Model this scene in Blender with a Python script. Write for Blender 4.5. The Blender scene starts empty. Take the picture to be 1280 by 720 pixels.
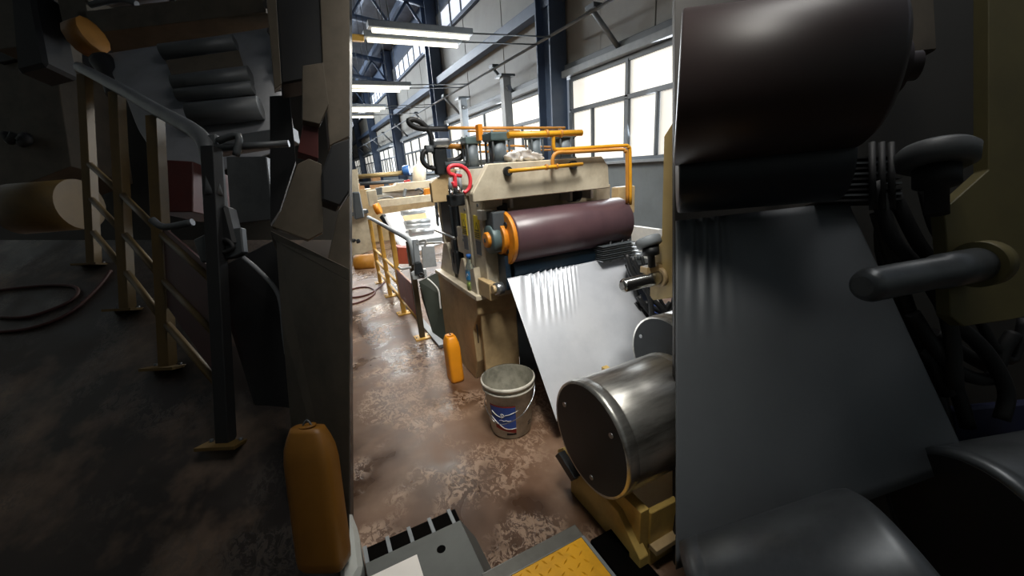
import bpy, bmesh, math, random
from mathutils import Vector, Matrix, noise
random.seed(7)
C = bpy.context.scene
COL = C.collection
# ------------------------------------------------------------------ camera
F = 498.347
def nv(a): return Vector(a).normalized()
Yc = nv((378-640, 226-360, F))
Xc = Vector((1704-640, 133-360, F)); Xc = (Xc.normalized() - Yc*Xc.normalized().dot(Yc)).normalized()
Zc = Xc.cross(Yc)
if Zc.y > 0: Zc = -Zc
H = 1.75
CAM = Vector((0, 0, H))
def ray(px, py):
    v = Vector((px-640, py-360, F)); return Vector((Xc.dot(v), Yc.dot(v), Zc.dot(v)))
def P(px, py, d): return CAM + ray(px, py)*(d/F)
def fl(px, py, z=0):
    r = ray(px, py); return CAM + r*((z-H)/r.z)
def atX(px, py, X): r = ray(px, py); return CAM + r*(X/r.x)
def atY(px, py, Y): r = ray(px, py); return CAM + r*(Y/r.y)
cd = bpy.data.cameras.new('camera'); cam = bpy.data.objects.new('camera', cd); COL.objects.link(cam)
cd.sensor_width = 36; cd.lens = 36*F/1280; cd.clip_start = .02; cd.clip_end = 300
cx = Vector((Xc.x, Yc.x, Zc.x)); cy = -Vector((Xc.y, Yc.y, Zc.y)); cz = -Vector((Xc.z, Yc.z, Zc.z))
m = Matrix((cx, cy, cz)).transposed().to_4x4(); m.translation = CAM
cam.matrix_world = m
C.camera = cam
FWD = Vector((Xc.z, Yc.z, Zc.z))
# ------------------------------------------------------------------ world and light
w = bpy.data.worlds.new('world'); C.world = w; w.use_nodes = True
w.node_tree.nodes['Background'].inputs[0].default_value = (.75, .85, 1, 1)
w.node_tree.nodes['Background'].inputs[1].default_value = .25
C.view_settings.view_transform = 'Standard'; C.view_settings.look = 'None'
C.view_settings.exposure = 0.0; C.view_settings.gamma = 1
def area(name, loc, target, sx, sy, power, col=(1, 1, 1), spread=180):
    l = bpy.data.lights.new(name, 'AREA'); l.shape = 'RECTANGLE'; l.size = sx; l.size_y = sy; l.energy = power
    l.color = col; l.spread = math.radians(spread)
    o = bpy.data.objects.new(name, l); COL.objects.link(o); o.location = loc
    o.rotation_euler = (Vector(target)-Vector(loc)).to_track_quat('-Z', 'Y').to_euler()
    return o
def spot(name, loc, target, power, ang, blend=.6, col=(1, 1, 1), r=.3):
    l = bpy.data.lights.new(name, 'SPOT'); l.energy = power; l.spot_size = math.radians(ang); l.spot_blend = blend
    l.color = col; l.shadow_soft_size = r
    o = bpy.data.objects.new(name, l); COL.objects.link(o); o.location = loc
    o.rotation_euler = (Vector(target)-Vector(loc)).to_track_quat('-Z', 'Y').to_euler()
    return o
DAY = (.86, .93, 1.0); WARM = (1, .95, .86)
for k, (y, p) in enumerate([(6.3, 260), (12.2, 560), (20.4, 560), (28.6, 500), (36.8, 500)]):
    area('window_daylight', (5.3, y, 2.7), (3.0, y-.6, 2.1), 5.0 if k == 0 else 7.0, 1.7, p, DAY)
area('hall_fill', (2.3, 1.0, 5.2), (2.2, 3.2, 0), 3.0, 1.0, 45, (1, .97, .93), 120)  # added overhead fill, no fixture hangs here
area('clerestory_daylight', (5.2, 18, 6.8), (1.0, 14, 3.5), 24, .7, 1500, DAY)
area('upper_wall_fill', (-8.4, 24, 7.2), (5.5, 15, 4.6), 26, .8, 2600, DAY, 140)  # added area light lifting the upper right wall, no window behind it
spot('machine_fill', (.7, .6, 4.6), (1.75, 2.9, 1.1), 620, 50, .6, (1, .97, .92), .5)  # added front spot brightening the roll stand, no lamp modelled
spot('aisle_fill', (1.1, 4.2, 4.3), (1.2, 5.8, 0), 430, 75, .6, WARM, .3)  # added spot to light the railing aisle, without a fixture
spot('mandrel_fill', (.35, .5, 4.4), (1.0, 1.7, .3), 200, 32, .5, WARM, .3)  # added narrow spot for the near drum, unseen source
spot('walkway_fill', (.9, 2.6, 4.4), (.6, 2.5, 0), 150, 42, .6, WARM, .3)  # added spot over the walkway floor, unseen source
# ------------------------------------------------------------------ materials
def lin(h):
    c = [int(h[i:i+2], 16)/255 for i in (0, 2, 4)]
    return tuple(x/12.92 if x < .04045 else ((x+.055)/1.055)**2.4 for x in c) + (1,)
MATS = {}
def M(name, hexc, rough=.5, metal=0, dirt=.25, scale=6, dirthex='2a2118', emit=0, bump=.0, alpha=None, stretch=None):
    if name in MATS: return MATS[name]
    mt = bpy.data.materials.new(name); mt.use_nodes = True; nt = mt.node_tree; b = nt.nodes['Principled BSDF']
    b.inputs['Roughness'].default_value = rough; b.inputs['Metallic'].default_value = metal
    tc = nt.nodes.new('ShaderNodeTexCoord'); mp = nt.nodes.new('ShaderNodeMapping')
    nt.links.new(tc.outputs['Object'], mp.inputs[0])
    if stretch: mp.inputs['Scale'].default_value = stretch
    nz = nt.nodes.new('ShaderNodeTexNoise'); nz.inputs['Scale'].default_value = scale; nz.inputs['Detail'].default_value = 6
    nz.inputs['Roughness'].default_value = .65
    nt.links.new(mp.outputs[0], nz.inputs['Vector'])
    rp = nt.nodes.new('ShaderNodeValToRGB'); rp.color_ramp.elements[0].position = .42; rp.color_ramp.elements[1].position = .72
    nt.links.new(nz.outputs['Fac'], rp.inputs[0])
    mu = nt.nodes.new('ShaderNodeMath'); mu.operation = 'MULTIPLY'; mu.inputs[1].default_value = dirt
    nt.links.new(rp.outputs['Color'], mu.inputs[0])
    mx = nt.nodes.new('ShaderNodeMix'); mx.data_type = 'RGBA'
    mx.inputs['A'].default_value = lin(hexc); mx.inputs['B'].default_value = lin(dirthex)
    nt.links.new(mu.outputs[0], mx.inputs['Factor']); nt.links.new(mx.outputs['Result'], b.inputs['Base Color'])
    if emit:
        b.inputs['Emission Color'].default_value = lin(hexc); b.inputs['Emission Strength'].default_value = emit
    if bump:
        bp = nt.nodes.new('ShaderNodeBump'); bp.inputs['Strength'].default_value = bump; bp.inputs['Distance'].default_value = .01
        nt.links.new(nz.outputs['Fac'], bp.inputs['Height']); nt.links.new(bp.outputs[0], b.inputs['Normal'])
    if alpha is not None:
        b.inputs['Transmission Weight'].default_value = alpha
    MATS[name] = mt; return mt
cream = M('cream_paint', 'cdc3ac', .45, 0, .45, 5, '6b5636', bump=.05)
creamd = M('aged_cream_paint', 'bfa67c', .5, 0, .5, 4, '5e4522', bump=.05)
yellow = M('yellow_paint', 'dcae52', .45, 0, .35, 8, '6b4a18')
ypipe = M('yellow_pipe_paint', 'e0a125', .35, 0, .3, 10, '80500f')
orangep = M('orange_pipe_paint', 'c88a3a', .4, 0, .3, 10, '80500f')
orange = M('orange_paint', 'dd8a1c', .45, 0, .35, 9, '5c3510', bump=.1)
steel = M('bare_steel', 'a9adb0', .28, .9, .3, 12, '55585a')
chrome = M('polished_steel', 'c9cbc9', .2, 1, .35, 7, '5a5850', bump=.06)
sheetm = M('strip_steel', 'e2e6ec', .38, .55, .28, 3, '9aa4b0', bump=.03)
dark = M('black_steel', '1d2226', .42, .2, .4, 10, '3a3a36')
drumm = M('brushed_steel', 'cccbc6', .33, .85, .8, 5, '4c4a42', bump=.15, stretch=(.35, 2.2, 2.2))
rollm = M('table_roll_steel', 'b9bcbd', .35, .45, .4, 5, '74777a')
ochre = M('ochre_cream_paint', 'c6a85e', .5, 0, .6, 3.5, '5c3f18')
endcap = M('black_oiled_steel', '242a2e', .4, .3, .5, 6, '14140f')
rubber = M('black_rubber', '17191b', .5, 0, .3, 14, '303030')
bluerub = M('blue_black_rubber', '1b2c3a', .33, 0, .3, 5, '0e171f')
brownr = M('brown_rubber_roll', '5a4347', .33, 0, .55, 3.5, '3a2c34', bump=.12)
grey = M('grey_paint', '80868a', .5, 0, .3, 7, '3d4144')
greyd = M('dark_grey_paint', '4d5357', .5, 0, .3, 7, '26292b')
cylm = M('cylinder_grey', '6a747a', .5, .15, .35, 9, '2c3236')
teal = M('teal_paint', '56696a', .45, .1, .4, 12, '232d2c')
red = M('red_hose', 'e5404a', .35, 0, .1)
redp = M('dark_red_paint', '93402a', .5, 0, .4, 6, '3c1610')
white = M('white_plastic', 'e3e3de', .45, 0, .25, 9, '8b8573')
bag = M('white_plastic_bag', 'f0ece6', .5, 0, .1, 14, 'cfc8be', bump=.15)
bluep = M('blue_plastic', '2a4c9a', .4, 0, .2)
labelr = M('red_print', '94302c', .5, 0, .2)
navy = M('blue_steel', '4c5c74', .5, 0, .35, 3, '26354a')
wallm = M('wall_sheet', '9c9e97', .6, 0, .35, 1.5, '5f605c')
wallm2 = M('wall_sheet_warm', '9b9890', .6, 0, .25, 1.5, '625f58')
dado = M('grey_wall_paint', '6b7478', .6, 0, .4, 2.0, '434a4e')
framem = M('window_frame_paint', '5b646c', .5, 0, .3, 5, '343a40')
pane = M('frosted_daylight_glass', 'f2efe6', .3, 0, .12, 1.2, 'd8cdb4', emit=.66)
clear = M('clerestory_glass', 'e6ecf8', .3, 0, .1, 1.2, 'cdd6e6', emit=.95)
tube_e = M('lamp_tube', 'fff6dc', .3, 0, 0, emit=3.0)
roofm = M('roof_sheet', '727c88', .7, 0, .5, 1.2, '272e3a')
wood = M('wood', 'b08a62', .7, 0, .4, 12, '6b4a2c')
paper = M('paper', 'e6e2dc', .7, 0, .05)
yl = M('warning_yellow', 'e8cf2a', .5, 0, .1)
black = M('black_print', '111111', .6, 0, .1)
wsheet = M('dull_white_sheet', 'dcdcd8', .5, 0, .2)
waterm = M('clear_plastic', 'd9e8e6', .1, 0, 0, alpha=.85)
greenl = M('lime_liquid', 'b9c83c', .2, 0, .1)
lblue = M('light_blue_print', '3b86bd', .4, 0, .2)
pitm = M('black_pit', '050505', 1, 0, .1, 6)  # flat black painted for the darkness of recesses
pitm.node_tree.nodes['Principled BSDF'].inputs['Specular IOR Level'].default_value = .05
# darkened copies of the machine finishes, the side bays' dimness put into the colour
o_cream = M('dimmed_cream', '4c4438', .6, 0, .6, 5, '2c261c')
o_yellow = M('dimmed_yellow', '57431a', .55, 0, .5, 6, '35290f')
o_orange = M('dimmed_orange', '7a5010', .5, 0, .4, 6, '5a3b0c')
o_dark = M('dimmed_black', '17181a', .6, .1, .4, 8, '25231f')
o_sheet = M('dimmed_strip', '64686c', .5, .3, .4, 3, '54585c')
o_white = M('dimmed_white', '7e8084', .55, .1, .4, 4, '5c5d5e')
o_grey = M('dimmed_grey', '55585a', .5, .1, .4, 6, '2a2a2a')
o_roll = M('dimmed_brown_roll', '302524', .45, 0, .5, 3, '221b1c')
o_blue = M('dimmed_blue_rubber', '151d25', .45, 0, .4, 5, '0c1014')
o_red = M('dimmed_red', '44130f', .6, 0, .4, 6, '220b08')
o_steel = M('dimmed_steel', '5c6063', .38, .5, .5, 6, '25282a')
o_roll2 = M('dimmed_roll_steel', '4e5153', .5, .2, .4, 5, '333638')
o_guard = M('dimmed_brown_grey', '282622', .6, .1, .5, 3, '1c1b18')

def floor_material(name, base, light, darkc, rough0, rough1):
    mt = bpy.data.materials.new(name); mt.use_nodes = True; nt = mt.node_tree; b = nt.nodes['Principled BSDF']
    L = nt.links.new; N = nt.nodes.new
    tc = N('ShaderNodeTexCoord')
    def noise_(scale, det, rg, dist=0, st=(1, 1, 1)):
        mp = N('ShaderNodeMapping'); mp.inputs['Scale'].default_value = st; L(tc.outputs['Object'], mp.inputs[0])
        n = N('ShaderNodeTexNoise'); n.inputs['Scale'].default_value = scale; n.inputs['Detail'].default_value = det
        n.inputs['Roughness'].default_value = rg; n.inputs['Distortion'].default_value = dist; L(mp.outputs[0], n.inputs['Vector']); return n.outputs['Fac']
    def ramp(s, a, c):
        r = N('ShaderNodeValToRGB'); r.color_ramp.elements[0].position = a; r.color_ramp.elements[1].position = c; L(s, r.inputs[0]); return r.outputs['Color']
    def mix(f, a, c):
        x = N('ShaderNodeMix'); x.data_type = 'RGBA'
        L(f, x.inputs['Factor'])
        for s, v in (('A', a), ('B', c)):
            if isinstance(v, tuple): x.inputs[s].default_value = v
            else: L(v, x.inputs[s])
        return x.outputs['Result']
    def mul(a, c):
        x = N('ShaderNodeMath'); x.operation = 'MULTIPLY'; L(a, x.inputs[0])
        if isinstance(c, float): x.inputs[1].default_value = c
        else: L(c, x.inputs[1])
        return x.outputs[0]
    big = ramp(noise_(1.1, 4, .55, .4), .44, .56)
    fine = ramp(noise_(20, 7, .72, 1.6, (1, .7, 1)), .495, .53)
    zone = ramp(noise_(2.2, 3, .5), .47, .55)
    patch = mul(fine, zone)
    col = mix(big, lin(base), lin(darkc))
    col = mix(mul(ramp(noise_(1.7, 5, .6), .5, .7), .5), col, lin('8d7561'))
    col = mix(mul(patch, .62), col, lin(light))
    L(col, b.inputs['Base Color'])
    r = N('ShaderNodeMapRange'); L(big, r.inputs[0]); r.inputs[3].default_value = rough1; r.inputs[4].default_value = rough0
    L(r.outputs[0], b.inputs['Roughness'])
    bp = N('ShaderNodeBump'); bp.inputs['Strength'].default_value = .25; bp.inputs['Distance'].default_value = .004; L(patch, bp.inputs['Height'])
    L(bp.outputs[0], b.inputs['Normal'])
    return mt
floorm = floor_material('worn_brown_floor_paint', '624733', 'a48b76', '3e291a', .26, .5)
rampm = floor_material('dimmed_ramp_paint', '2f2823', '453d36', '201a16', .4, .6)  # darkened floor finish, the left bay's dimness put into its colours

# ------------------------------------------------------------------ mesh helpers
class B:
    """collects shapes given in world coordinates; build() links them as ONE mesh object"""
    def __init__(s): s.v = []; s.f = []; s.sm = []
    def add(s, vs, fs, smooth=False):
        o = len(s.v); s.v += [Vector(v) for v in vs]; s.f += [[i+o for i in f] for f in fs]; s.sm += [smooth]*len(fs); return s
    def box(s, x, y, z, bev=0.0):
        bm = bmesh.new(); bmesh.ops.create_cube(bm, size=1)
        for v in bm.verts:
            v.co = Vector(((x[0]+x[1])/2+v.co.x*(x[1]-x[0]), (y[0]+y[1])/2+v.co.y*(y[1]-y[0]), (z[0]+z[1])/2+v.co.z*(z[1]-z[0])))
        if bev: bmesh.ops.bevel(bm, geom=bm.edges[:], offset=bev, segments=2, affect='EDGES', profile=.6)
        bm.verts.index_update()
        s.add([v.co.copy() for v in bm.verts], [[v.index for v in f.verts] for f in bm.faces]); bm.free(); return s
    def prism(s, pts, ext, bev=0.0):
        pts = [Vector(p) for p in pts]; ext = Vector(ext); n = len(pts)
        nn = Vector((0, 0, 0))
        for i in range(n): nn += pts[i].cross(pts[(i+1) % n])
        if nn.dot(ext) > 0: pts.reverse()
        bm = bmesh.new(); a = [bm.verts.new(p) for p in pts]; c = [bm.verts.new(p+ext) for p in pts]
        bm.faces.new(a); bm.faces.new(list(reversed(c)))
        for i in range(n): bm.faces.new([a[(i+1) % n], a[i], c[i], c[(i+1) % n]])
        bmesh.ops.recalc_face_normals(bm, faces=bm.faces[:])
        if bev: bmesh.ops.bevel(bm, geom=bm.edges[:], offset=bev, segments=1, affect='EDGES')
        bm.verts.index_update()
        s.add([v.co.copy() for v in bm.verts], [[v.index for v in f.verts] for f in bm.faces]); bm.free(); return s
    def ring(s, c, u, v, r, n): return [c+u*(r*math.cos(2*math.pi*i/n))+v*(r*math.sin(2*math.pi*i/n)) for i in range(n)]
    def lathe(s, p0, p1, prof, n=32, closed=True):
        """prof: list of (t along p0->p1 in metres, radius)"""
        p0 = Vector(p0); p1 = Vector(p1); ax = (p1-p0).normalized()
        u = ax.orthogonal().normalized(); v = ax.cross(u); rings = [s.ring(p0+ax*t, u, v, max(r, 1e-4), n) for t, r in prof]
        vs = [q for r in rings for q in r]; fs = []
        for k in range(len(prof)-1):
            for i in range(n):
                j = (i+1) % n; fs.append([k*n+i, k*n+j, (k+1)*n+j, (k+1)*n+i])
        s.add(vs, fs, True)
        if closed:
            o = len(s.v)-len(vs)
            if prof[0][1] > 1e-3: s.f.append([o+i for i in reversed(range(n))]); s.sm.append(False)
            if prof[-1][1] > 1e-3: s.f.append([o+(len(prof)-1)*n+i for i in range(n)]); s.sm.append(False)
        return s
    def cyl(s, p0, p1, r, r2=None, n=24, bev=0.0):
        L = (Vector(p1)-Vector(p0)).length; r2 = r if r2 is None else r2
        pr = [(0, r), (L, r2)] if not bev else [(0, r-bev), (bev*.3, r-bev*.3), (bev, r), (L-bev, r2), (L-bev*.3, r2-bev*.3), (L, r2-bev)]
        return s.lathe(p0, p1, pr, n)
    def tube(s, pts, r, n=8, smooth=True, sub=4):
        pts = [Vector(p) for p in pts]
        if smooth and len(pts) > 2:
            q = []
            for i in range(len(pts)-1):
                a = pts[max(i-1, 0)]; b = pts[i]; c = pts[i+1]; d = pts[min(i+2, len(pts)-1)]
                for k in range(sub):
                    t = k/sub
                    q.append(.5*((2*b)+(c-a)*t+(2*a-5*b+4*c-d)*t*t+(3*b-a-3*c+d)*t**3))
            q.append(pts[-1]); pts = q
        rings = []; u = None
        for i, p in enumerate(pts):
            t = (pts[min(i+1, len(pts)-1)]-pts[max(i-1, 0)]).normalized()
            u = (u - t*u.dot(t)).normalized() if u is not None and (u-t*u.dot(t)).length > 1e-4 else t.orthogonal().normalized()
            v = t.cross(u); rings.append(s.ring(p, u, v, r, n))
        vs = [q for rr in rings for q in rr]; fs = []
        for k in range(len(pts)-1):
            for i in range(n):
                j = (i+1) % n; fs.append([k*n+i, k*n+j, (k+1)*n+j, (k+1)*n+i])
        s.add(vs, fs, True)
        o = len(s.v)-len(vs); s.f.append([o+i for i in reversed(range(n))]); s.f.append([o+(len(pts)-1)*n+i for i in range(n)]); s.sm += [False, False]
        return s
    def grid(s, fn, nu, nv_, th=None):
        vs = [fn(i/nu, j/nv_) for j in range(nv_+1) for i in range(nu+1)]
        fs = [[j*(nu+1)+i, j*(nu+1)+i+1, (j+1)*(nu+1)+i+1, (j+1)*(nu+1)+i] for j in range(nv_) for i in range(nu)]
        if th is not None:
            th = Vector(th); k = len(vs); vs = vs+[Vector(v)+th for v in vs]; fs2 = [[a+k for a in reversed(f)] for f in fs]
            W = nu+1
            ed = [(i, i+1) for i in range(nu)]+[(nv_*W+i+1, nv_*W+i) for i in range(nu)]+[((j+1)*W, j*W) for j in range(nv_)]+[(j*W+nu, (j+1)*W+nu) for j in range(nv_)]
            fs = fs+fs2+[[b, a, a+k, b+k] for a, b in ed]
        return s.add(vs, fs, True)
    def blob(s, c, r, sc=(1, 1, 1), amp=.0, seed=0, n=3):
        bm = bmesh.new(); bmesh.ops.create_icosphere(bm, subdivisions=n, radius=1)
        for v in bm.verts:
            k = 1+amp*noise.noise(v.co*2.2+Vector((seed, 0, 0)))
            v.co = Vector(c)+Vector((v.co.x*sc[0], v.co.y*sc[1], v.co.z*sc[2]))*r*k
        bm.verts.index_update(); s.add([v.co.copy() for v in bm.verts], [[v.index for v in f.verts] for f in bm.faces], True); bm.free(); return s
    def build(s, name, mat, parent=None, label=None):
        me = bpy.data.meshes.new(name)
        if parent is not None: org = parent['_o'] if '_o' in parent else (0, 0, 0); org = Vector(org)
        else:
            xs = [v.x for v in s.v]; ys = [v.y for v in s.v]; zs = [v.z for v in s.v]
            org = Vector(((min(xs)+max(xs))/2, (min(ys)+max(ys))/2, min(zs)))
        me.from_pydata([v-org for v in s.v], [], s.f)
        for p, q in zip(me.polygons, s.sm): p.use_smooth = q
        me.materials.append(mat); me.update()
        o = bpy.data.objects.new(name, me); COL.objects.link(o)
        if parent is not None:
            o.parent = parent; o.location = org - Vector(parent['_o'])
        else: o.location = org
        o['_o'] = tuple(org)
        if label: o['label'] = label
        return o
def tag(o, label, cat, group=None, kind=None):
    o['label'] = label; o['category'] = cat
    if group: o['group'] = group
    if kind: o['kind'] = kind
    return o
def thing(name, loc, label, cat, group=None):
    o = bpy.data.objects.new(name, None); o.location = loc; o['_o'] = tuple(loc); o.empty_display_size = .1
    COL.objects.link(o); return tag(o, label, cat, group)
def struct(o): o['kind'] = 'structure'; return o
V3 = Vector
# ================================================================== STRUCTURE
XW = 5.5
o = struct(B().box((-9, 7), (-6, 62), (-.2, 0)).build('floor', floorm))
o = struct(B().box((XW, XW+.25), (-6, 62), (0, 1.68)).build('wall_right', dado))
wr = o
# upper sheet panels of the wall, each one a piece
me_cache = {}
bays = [8.2+8.2*k for k in range(-1, 6)]
for k in range(-4, 37):
    y0 = 8.2+k*1.3667; y1 = y0+1.35
    if y0 > 56: break
    B().box((XW+.02+.01*(k % 2), XW+.1), (y0, y1), (3.72, 6.45), .006).build('wall_panel', wallm2, wr)
B().box((XW-.16, XW+.1), (-6, 58), (3.47, 3.60), .01).build('ledge', grey, wr)
B().box((XW-.08, XW+.1), (-6, 58), (3.60, 3.72), .01).build('ledge', greyd, wr)
B().box((XW-.12, XW+.02), (5, 58), (1.66, 1.71), .005).build('window_sill', grey, wr)
B().box((XW-.02, XW+.2), (-6, 4.4), (1.71, 3.47)).build('wall_panel', wallm, wr)
B().box((XW-.1, XW+.1), (10.0, 58), (6.36, 6.48), .01).build('ledge', navy, wr)
struct(B().box((XW, XW+.2), (-6, 62), (7.2, 8.2)).build('trim_1', navy))
# windows
for b in range(6):
    y1 = 8.2*(b+1)-.42; y0 = max(y1-7.36, 4.4)
    fr = struct(B().box((XW-.02, XW+.08), (y0, y1), (3.38, 3.47), .004).box((XW-.02, XW+.08), (y0, y1), (1.71, 1.77), .004)
                .box((XW-.03, XW+.08), (y0, y1), (2.76, 2.84), .004).build('window_%d' % (b+1), framem))
    ups = [y1]; step = 1.72
    nU = 4
    us = [y1-i*1.73 for i in range(9) if y1-i*1.73 > y0-.2]
    if us[-1] - y0 > .3: us.append(y0)
    for i, u in enumerate(us):
        B().box((XW-.03, XW+.08), (u-.035, u+.035), (2.8, 3.42), .004).build('mullion', framem, fr)
        if i < len(us)-1:
            B().box((XW+.03, XW+.045), (us[i+1]+.035, u-.035), (2.84, 3.38)).build('pane', pane, fr)
    # lower lights: narrow, wide, then a heavy double mullion
    ls = []; y = y1
    pat = [0.72, 1.01]; i = 0
    while y > y0+.2:
        ls.append(y); y -= pat[i % 2]; i += 1
    ls.append(y0)
    for i, u in enumerate(ls):
        wd = .022 if i % 2 else .055
        B().box((XW-.03, XW+.08), (u-wd, u+wd), (1.77, 2.78), .004).build('mullion', framem, fr)
        if i < len(ls)-1 and u-ls[i+1] > .15:
            B().box((XW+.03, XW+.045), (ls[i+1]+.03, u-.03), (1.77, 2.76)).build('pane', pane, fr)
# clerestory
cl = struct(B().box((XW-.02, XW+.08), (10, 58), (6.48, 6.52)).box((XW-.02, XW+.08), (10, 58), (7.14, 7.2)).build('window_7', framem))
for k in range(46):
    y = 10.6+k*1.02
    if (k+3) % 8 == 0:
        B().box((XW-.04, XW+.06), (y+.03, y+1.0), (6.52, 7.14), .01).build('shutter', grey, cl); 
    else:
        B().box((XW+.02, XW+.04), (y+.03, y+.99), (6.52, 7.14)).build('pane', clear, cl)
    B().box((XW-.02, XW+.06), (y-.03, y+.03), (6.52, 7.14)).build('mullion', framem, cl)
# columns of the wall (blue steel)
for b in range(6):
    Y = 8.2*(b+1)
    B().box((XW-.42, XW-.02), (Y-.3, Y-.26), (0, 8.0)).box((XW-.42, XW-.02), (Y+.22, Y+.26), (0, 8.0)).box((XW-.24, XW-.2), (Y-.27, Y+.23), (0, 8.0)).build('column', navy, struct(B().box((XW-.45, XW), (Y-.34, Y+.3), (0, .06)).box((XW-.45, XW), (Y-.34, Y+.3), (8.0, 8.06)).build('trim_%d' % (b+2), navy)))
g = struct(B().box((XW-.3, XW-.05), (-2, 58), (4.88, 5.12), .01).build('trim_8', navy))
# roof
ce = struct(B().prism([(XW+.3, -6, 8.05), (XW+.3, -6, 8.25), (-9, -6, 10.6), (-9, -6, 10.4)], (0, 68, 0)).build('ceiling', roofm))
for x in [4.6, 3.3, 2.0, .7, -.6, -1.9, -3.2, -4.5]:
    z = 8.0+(XW-x)*.162
    B().box((x-.06, x+.06), (-2, 58), (z-.25, z-.02)).build('purlin', navy if x != 2.0 else grey, ce)
for b in range(6):
    Y = 8.2*(b+1)
    q = B()
    q.tube([(XW-.2, Y, 7.6), (-8, Y, 9.7)], .12, 6, False).tube([(XW-.2, Y, 6.6), (-8, Y, 8.6)], .1, 6, False)
    for i in range(10):
        x = 5.2-i*1.35; q.tube([(x, Y, 6.6+(5.2-x)*.15), (x-.68, Y, 7.65+(5.2-x)*.156)], .05, 6, False).tube([(x-.68, Y, 7.65+(5.2-x)*.156), (x-1.35, Y, 6.75+(5.2-x)*.15)], .05, 6, False)
    q.build('truss', navy, ce)
struct(B().box((-9, 7), (61, 61.2), (0, 10.6)).build('wall_back', wallm))
struct(B().box((-9.2, -9), (-6, 62), (0, 10.8)).build('wall_left', wallm))
struct(B().box((-9, 7), (-6.2, -6), (0, 10.8)).build('wall_front', wallm))

# ------------------------------------------------------------------ pipe along wall, struts, posts, lamps
t = thing('conduit_pipe', (4.95, 20, 4.1), 'thin grey conduit pipe on arms along the wall above the windows', 'pipe')
B().tube([(4.95, -1, 4.18), (4.95, 50, 4.18)], .03, 8, False).build('pipe', grey, t)
for k in range(10):
    y = 6.3+k*4.1
    B().tube([(4.95, y, 4.16), (5.42, y-.1, 3.62)], .045, 8, False).build('strut', grey, t)
    B().box((4.86, 5.04), (y-.12, y+.12), (4.19, 4.27), .01).build('clamp', greyd, t)
for (y, lab) in [(9.3, 'grey steel post right of the hydraulic cylinders, in front of the wall, nearer of two'), (12.2, 'grey steel post rising behind the rear left cylinder, farther of two')]:
    t = thing('steel_post', (4.7, y, 0), lab, 'post', 'grey posts in front of the windows')
    B().box((4.6, 4.8), (y-.1, y+.1), (0, 3.75), .01).build('post', grey, t)
    B().box((4.52, 4.88), (y-.18, y+.18), (3.75, 3.8)).build('top_plate', greyd, t)
    B().cyl((4.7, y-.13, 3.5), (4.7, y-.2, 3.5), .06).build('lamp_socket', steel, t)
lamps = [((1.47, 3.15), 7.58, 'upper tube lamp of the nearest pair under the roof'), ((1.47, 3.12), 8.1, 'lower tube lamp of the nearest pair with a yellow end bracket'),
         ((1.4, 3.1), 12.05, 'tube lamp in the second row back, upper one'), ((1.4, 2.95), 12.55, 'tube lamp in the second row back, lower one'),
         ((1.6, 3.08), 15.7, 'tube lamp in the third row back, upper one'), ((1.6, 3.0), 16.3, 'tube lamp in the third row back, lower one'),
         ((1.6, 3.02), 17.9, 'farthest tube lamp of those visible under the roof')]
for (xa, xb), y, lab in lamps:
    t = thing('tube_lamp', ((xa+xb)/2, y, 4.0), lab, 'lamp', 'fluorescent lamps under the roof')
    B().box((xa-.06, xb+.06), (y-.09, y+.11), (4.04, 4.14), .01).build('housing', grey, t)
    B().cyl((xa, y, 4.01), (xb, y, 4.01), .035, n=12).build('tube', tube_e, t)
    B().tube([(xb+.05, y, 4.08), (4.9, y+.02, 4.14)], .013, 6, False).build('tie_rod', greyd, t)
    for x in (xa+.3, xb-.3): B().tube([(x, y, 4.14), (x, y, 7.9)], .008, 5, False).build('hanger', greyd, t)
    if 'yellow' in lab: B().box((xa-.42, xa-.06), (y-.04, y+.06), (3.98, 4.08), .01).build('bracket', yellow, t)
    area('tube_light', ((xa+xb)/2, y, 3.9), ((xa+xb)/2, y, 0), xb-xa, .2, 90, WARM)

# ================================================================== ROLL STAND (main machine)
st = thing('roll_stand', (1.6, 2.9, 0), 'cream painted roll stand with chamfered top beam carrying the brown roller and grey hydraulic cylinders', 'machine')
# left cabinet leg with tapered front
B().prism([(1.02, 3.77, .04), (1.02, 3.77, .79), (1.02, 2.75, .79), (1.02, 2.75, .66), (1.02, 2.9, .48), (1.02, 2.88, .2), (1.02, 2.96, .0), (1.02, 3.6, .0)], (.42, 0, 0), .006).build('base_cabinet', creamd, st)
B().box((1.0, 1.45), (2.70, 3.79), (.79, .825), .005).build('top_plate', cream, st)
B().box((1.05, 1.36), (2.765, 2.80), (.02, .70), .006).build('front_plate', creamd, st)
B().prism([(1.36, 2.76, .02), (1.36, 2.76, .66), (1.5, 2.9, .66), (1.5, 2.9, .02)], (.5, .1, 0)).build('back_panel', greyd, st)
B().box((1.018, 1.024), (2.80, 2.81), (.40, .56)).build('weld_seam', black, st)
# right leg hidden behind strip
B().box((1.95, 2.25), (2.95, 3.7), (0, 1.56), .01).build('side_frame', creamd, st)
# left upright: two columns with slot
B().box((1.08, 1.22), (2.64, 2.86), (.825, 1.56), .008).build('upright', cream, st)
B().box((1.08, 1.22), (2.92, 3.12), (.825, 1.56), .008).build('upright', cream, st)
B().box((1.12, 1.2), (2.86, 2.92), (.825, 1.56)).build('slot_plate', greyd, st)
B().box((1.10, 1.24), (2.62, 3.14), (1.48, 1.58), .006).build('yoke', cream, st)
B().box((1.06, 1.15), (2.60, 2.68), (1.40, 1.47), .006).build('junction_box', white, st)
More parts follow.
